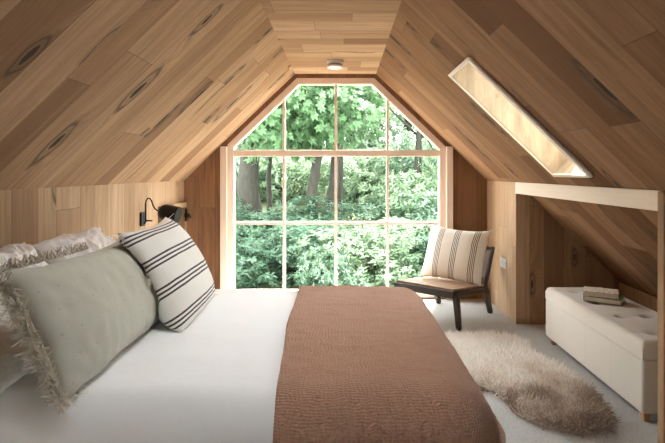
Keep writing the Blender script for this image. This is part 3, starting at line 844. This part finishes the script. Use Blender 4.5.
# ------------------------------------------------------------------ sheepskin
rim = [(1.39,2.52),(1.44,2.70),(1.465,2.93),(1.44,3.15),(1.37,3.40),(1.35,3.56),(1.385,3.70),(1.33,3.82),(1.12,3.88),(.87,3.86),(.66,3.80),
       (.58,3.66),(.63,3.46),(.66,3.28),(.60,3.12),(.66,2.96),(.80,2.93),(.89,2.90),(.915,2.78),(.93,2.63),(1.03,2.49),(1.17,2.42),(1.32,2.44)]
def inside(x, y):
    c = False; n = len(rim)
    for i in range(n):
        x1, y1 = rim[i]; x2, y2 = rim[i-1]
        if (y1 > y) != (y2 > y) and x < (x2-x1)*(y-y1)/(y2-y1)+x1: c = not c
    return c
def rim_dist(x, y):
    b = 9
    for i in range(len(rim)):
        a = Vector(rim[i]); e = Vector(rim[i-1]); t = e - a; p = Vector((x, y))
        k = max(0, min(1, (p-a).dot(t)/t.length_squared)); b = min(b, (p - a - t*k).length)
    return b
rug = thing('sheepskin_rug', 'shaggy cream and brown sheepskin rug on the carpet beside the bed', 'rug', (1.05, 3.2, 0))
ro = Vector((1.05, 3.2, 0))
m = MB(); m.prism([(p[0]-ro.x, p[1]-ro.y) for p in rim], 'z', .0005, .012); m.build('hide', M_hide, rug)
m = MB(); rs = random.Random(4); cnt = 0
while cnt < 24000:
    x = rs.uniform(.5, 1.5); y = rs.uniform(2.38, 4.0)
    if not inside(x, y): continue
    cnt += 1; d = rim_dist(x, y); ctr = Vector((x - 1.1, y - 3.1, 0)).normalized()
    n1 = noise.noise(Vector((x*9, y*9, 1))); n2 = noise.noise(Vector((x*9, y*9, 7)))
    out = max(0, 1 - d/.08)
    dirv = Vector((n1*1.1 + rs.uniform(-.35,.35), n2*1.1 + rs.uniform(-.35,.35) - .35, 1.0 - .45*out)) + ctr*out*1.0
    tuft(m, Vector((x, y, .011)) - ro, dirv, rs.uniform(.024, .044)*(.8+.2*min(1, d/.05)), .0085, .85, 3, rs)
fl = m.build('fleece', M_fleece, rug, smooth=True); fl['kind'] = 'stuff'
# wool colour runs in world metres, so give the fleece the room's origin for its texture
for o in (fl,):
    o.data.transform(Matrix.Translation(ro)); o.location = -ro

# ------------------------------------------------------------------ garden beyond the window
def gz(x, y): return -1.1 + (y - 6)*.17 + .25*noise.noise(Vector((x*.3, y*.3, 0)))
m = MB(); vs = []; nx_, ny_ = 24, 20
for i in range(nx_+1):
    for j in range(ny_+1):
        x = -14 + 28*i/nx_; y = 5.9 + 24*j/ny_; vs.append((x, y, gz(x, y)))
m.add(vs, [(i*(ny_+1)+j, (i+1)*(ny_+1)+j, (i+1)*(ny_+1)+j+1, i*(ny_+1)+j+1) for i in range(nx_) for j in range(ny_)])
g = m.build('ground', M_soil, smooth=True); g['kind'] = 'structure'

L_laurel = leaf('laurel leaf', (.10,.24,.12), (.17,.34,.19), (.30,.47,.31), .3, .45)
L_maple = leaf('maple leaf', (.15,.36,.12), (.27,.54,.21), (.44,.70,.34), .5, .4)
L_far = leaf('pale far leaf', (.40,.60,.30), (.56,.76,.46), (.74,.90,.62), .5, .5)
L_mid = leaf('bright leaf', (.32,.54,.26), (.46,.68,.38), (.64,.84,.56), .45, .4)

def leaf_at(m, p, d, up, L, w, fold=.25):
    d = d.normalized(); s = d.cross(up)
    s = s.normalized() if s.length > 1e-4 else d.orthogonal().normalized(); u = s.cross(d)
    m.add([p, p + d*L*.45 + s*w/2 + u*w*fold, p + d*L, p + d*L*.45 - s*w/2 + u*w*fold], [(0,1,2),(0,2,3)])
def maple_at(m, p, d, up, L):
    d = d.normalized(); s = d.cross(up); s = s.normalized() if s.length > 1e-4 else d.orthogonal().normalized()
    for a, k in ((0,1.),(.75,.85),(-.75,.85),(1.6,.55),(-1.6,.55)):
        dd = d*math.cos(a) + s*math.sin(a)
        leaf_at(m, p, dd, up, L*k, L*k*.5, .12)
def blob_leaves(rs, blobs, count, L, aspect, droop=.2, mapl=False, shell=.55):
    count = int(count * 1.35)
    """leaves gathered in sprays over the surface and body of several rounded clumps"""
    m = MB(); tot = sum(b[3]**2 for b in blobs); per = 7
    for (x, y, z, r) in blobs:
        for k in range(int(count/per * r*r/tot)):
            while True:
                v = Vector((rs.gauss(0,1), rs.gauss(0,1), rs.gauss(0,1)))
                if v.length > .1: break
            v.normalize(); rad = r * (shell + (1-shell)*rs.random()**.5) * (1 + .25*noise.noise(v*2.3 + Vector((x,y,z))))
            p0 = Vector((x, y, z)) + Vector((v.x*rad, v.y*rad, v.z*rad*.85))
            tw = (v + Vector((rs.uniform(-.6,.6), rs.uniform(-.6,.6), rs.uniform(-.3,.7)))).normalized()
            for q in range(per):
                a = q*2.4; o_ = tw.orthogonal().normalized(); o_.rotate(Matrix.Rotation(a, 3, tw))
                p = p0 + tw*L*.35*q*.5
                d = o_ + tw*.55 + Vector((0,0,-droop))
                LL = L*rs.uniform(.7, 1.2); up = (tw + Vector((rs.uniform(-.4,.4), rs.uniform(-.4,.4), .5+rs.uniform(-.3,.4)))).normalized()
                if mapl and q % 2 == 0: maple_at(m, p, d, up, LL*.8)
                elif not mapl: leaf_at(m, p, d, up, LL, LL*aspect)
    return m
# three laurel shrubs, then copies of them
def shrub_mesh(seed, n=5200, L=.12, asp=.42):
    rs = random.Random(seed)
    blobs = [(rs.uniform(-.75,.75), rs.uniform(-.5,.4), rs.uniform(.3,1.35), rs.uniform(.42,.68)) for _ in range(9)]
    f = blob_leaves(rs, blobs, n, L, asp)
    s = MB()
    for b in blobs: s.tube([(rs.uniform(-.15,.15), rs.uniform(-.15,.15), -.3), (b[0]*.5, b[1]*.5, b[2]*.55), b[:3]], [.03,.02,.008], 6)
    return f, s
def plant(name, label, cat, group, loc, rot, scale, fol, mat, st, first=None):
    o = thing(name, label, cat, loc, rot, group); o.scale = (scale,)*3 if isinstance(scale, (int, float)) else scale
    if first is None:
        a = fol.build('foliage', mat, o); b = st.build('stem', M_bark, o, smooth=True)
    else:
        for c in first.children:
            k = c.copy(); k.parent = o; col.objects.link(k)
    return o
protos = []
spots = [  # x, y, scale, kind, label
 (-2.6, 8.6, (1,1,.66), 0, 'leafy green shrub filling the lower left pane of the gable window'),
 (-1.0, 8.9, (1,1,.66), 1, 'glossy leaved shrub behind the second lower pane from the left'),
 (.45, 8.5, (.95,.95,.68), 2, 'laurel shrub behind the third lower pane, above the blanket'),
 (1.75, 8.7, (1.1,1.1,.85), 0, 'pale leaved shrub just behind the chair pillow outside'),
 (3.4, 8.9, 1.2, 1, 'shrub outside beyond the right edge of the gable window'),
 (-4.4, 9.0, (1.1,1.1,.7), 2, 'shrub outside beyond the left edge of the gable window'),
 (-1.9, 10.6, (1.1,1,.52), 1, 'mounded shrub under the pair of dark trunks at the left'),
 (.1, 10.5, (1.2,1,.66), 0, 'mounded shrub reaching the middle glazing bar at the window centre'),
 (1.9, 10.4, (1.3,1.1,.95), 2, 'tall dense shrub filling the right middle pane of the gable window'),
 (-3.6, 10.9, (1.1,1,.58), 0, 'hazy shrub at the foot of the thick left trunk'),
 (3.8, 10.9, 1.3, 1, 'tall shrub outside to the right of the dense one'),
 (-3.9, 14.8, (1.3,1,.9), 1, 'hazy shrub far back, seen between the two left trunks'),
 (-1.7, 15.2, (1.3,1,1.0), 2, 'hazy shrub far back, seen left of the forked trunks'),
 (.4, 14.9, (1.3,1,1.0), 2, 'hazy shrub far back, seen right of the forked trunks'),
 (2.6, 15.1, (1.4,1,1.2), 0, 'hazy shrub far back behind the airy pale tree'),
 (-.1, 7.5, .62, 1, 'low shrub close to the glass at the bottom of the window'),
]
for x, y, s, k, lab in spots:
    if k >= len(protos) or not any(p[0] == k for p in protos):
        f, stm = shrub_mesh(40 + k); o = plant('shrub', lab, 'shrub', 'shrubs outside the gable window', (x, y, gz(x, y)-.05), 0, s, f, L_laurel if k != 2 else L_mid, stm); protos.append((k, o))
    else:
        src = [p[1] for p in protos if p[0] == k][0]
        plant('shrub', lab, 'shrub', 'shrubs outside the gable window', (x, y, gz(x, y)-.05), random.uniform(0, 6.28), s, None, None, None, src)

def tree(name, label, x, y, trunk, blobs, n, L, asp, mat, seed, mapl=False, droop=.3, shell=.3):
    z0 = gz(x, y) - .2; rs = random.Random(seed)
    o = thing(name, label, 'tree', (x, y, z0), 0, 'trees outside the gable window')
    s = MB(); pts, rad = trunk
    s.tube(pts, rad, 12)
    for b in blobs:
        k = rs.choice(range(len(pts)//2, len(pts))); p = Vector(pts[k]); q = Vector(b[:3])
        s.tube([p, p.lerp(q, .5) + Vector((0,0,.15)), q], [rad[k]*.45, rad[k]*.28, .012], 6)
    s.build('trunk', M_bark, o, smooth=True)
    blob_leaves(rs, blobs, n, L, asp, droop, mapl, shell).build('foliage', mat, o)
    return o
def wob(h, lean, seed, n=7, amp=.12):
    return [(lean[0]*i/n + amp*noise.noise(Vector((i*.7, seed, 0))), lean[1]*i/n + amp*noise.noise(Vector((i*.7, seed, 5))), h*i/n) for i in range(n+1)]
def taper(r, n=7, k=.4): return [r*(1 - (1-k)*i/n) for i in range(n+1)]
rs = random.Random(77)
def cl(n, cx, cy, cz, sx, sy, sz, r0, r1):
    return [(cx+rs.uniform(-sx,sx), cy+rs.uniform(-sy,sy), cz+rs.uniform(-sz,sz), rs.uniform(r0,r1)) for _ in range(n)]
# maple: large leaves in the upper left panes
tree('maple_tree', 'maple with broad bright leaves in the upper left panes', -.75, 11.2, (wob(4.3,(.35,0),1.), taper(.15)),
     cl(14, .1, -.6, 3.3, 1.3, .8, .75, .5, .8), 7000, .17, .6, L_maple, 5, True)
tree('forked_tree', 'dark slender trunk leaning right behind the second window column', -.42, 11.9, (wob(4.5,(.65,0),2.), taper(.15)),
     cl(5, .6, .5, 3.9, 1.0, .6, .4, .5, .7), 2000, .14, .5, L_maple, 6)
tree('thick_tree', 'thick dark tree trunk at the far left of the window', -2.15, 11.6, (wob(4.4,(-.1,0),3.), taper(.30)),
     cl(9, -.2, -.3, 3.7, 1.3, .8, .5, .5, .7), 3600, .14, .5, L_maple, 7)
tree('thin_tree', 'thin straight trunk between the thick trunk and the glazing bar', -1.85, 12.4, (wob(4.5,(.1,0),4., 7, .06), taper(.075)),
     cl(6, .1, 0, 3.9, 1.2, .6, .5, .5, .7), 2400, .13, .5, L_mid, 8)
tree('ash_tree', 'airy pale green tree in the upper right panes', 1.7, 11.8, (wob(4.2,(.3,0),5.), taper(.11)),
     cl(16, .0, -.3, 2.7, 1.9, .8, 1.3, .45, .75), 8500, .10, .38, L_mid, 9)
tree('branching_tree', 'pale upright trunk high in the middle of the window', -.1, 13.2, (wob(4.8,(.0,0),6.), taper(.17)),
     cl(6, .6, .2, 3.7, 1.3, .6, .5, .5, .8), 2600, .12, .45, L_mid, 10)
# the hazy wood behind
for k, (x, y, lab) in enumerate(((-6.5, 17.5, 'hazy far tree beyond the left edge of the window'), (-3.4, 18.6, 'hazy far tree seen between the left trunks'),
        (-.5, 18.2, 'hazy far tree behind the maple at the window centre'), (2.4, 18.8, 'hazy far tree behind the airy pale tree'),
        (5.4, 17.8, 'hazy far tree beyond the right edge of the window'))):
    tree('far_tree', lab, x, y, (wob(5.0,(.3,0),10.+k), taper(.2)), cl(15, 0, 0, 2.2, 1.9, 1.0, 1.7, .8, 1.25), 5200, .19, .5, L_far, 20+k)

# ------------------------------------------------------------------ light
w = bpy.data.worlds.new('sky'); scn.world = w; w.use_nodes = True
bg = w.node_tree.nodes['Background']; bg.inputs[0].default_value = (.90, .955, 1.0, 1); bg.inputs[1].default_value = 6.0
def sun(name, d, e, a, c):
    l = bpy.data.lights.new(name, 'SUN'); l.energy = e; l.angle = R(a); l.color = c
    o = bpy.data.objects.new(name, l); col.objects.link(o); o.rotation_euler = Vector(d).to_track_quat('-Z', 'Y').to_euler(); return o
sun('sun', (-.2, -.5, -.8), 18.0, 3, (1.0, .95, .89))

# ------------------------------------------------------------------ camera
cd = bpy.data.cameras.new('camera'); cam = bpy.data.objects.new('camera', cd); col.objects.link(cam)
cam.location = (0, 0, H); cam.rotation_euler = (R(90), 0, 0)
cd.sensor_width = 36; cd.lens = 36 * 492 / 665
cd.shift_x = -9.5/665; cd.shift_y = -49.5/665; cd.clip_start = .02
scn.camera = cam
vs_ = scn.view_settings
vs_.view_transform = 'Standard'; vs_.look = 'None'; vs_.gamma = 1; vs_.exposure = 1.62; vs_.use_curve_mapping = False
cy = scn.cycles
cy.max_bounces = 12; cy.diffuse_bounces = 8; cy.transparent_max_bounces = 16; cy.sample_clamp_indirect = 8; cy.caustics_reflective = False; cy.caustics_refractive = False
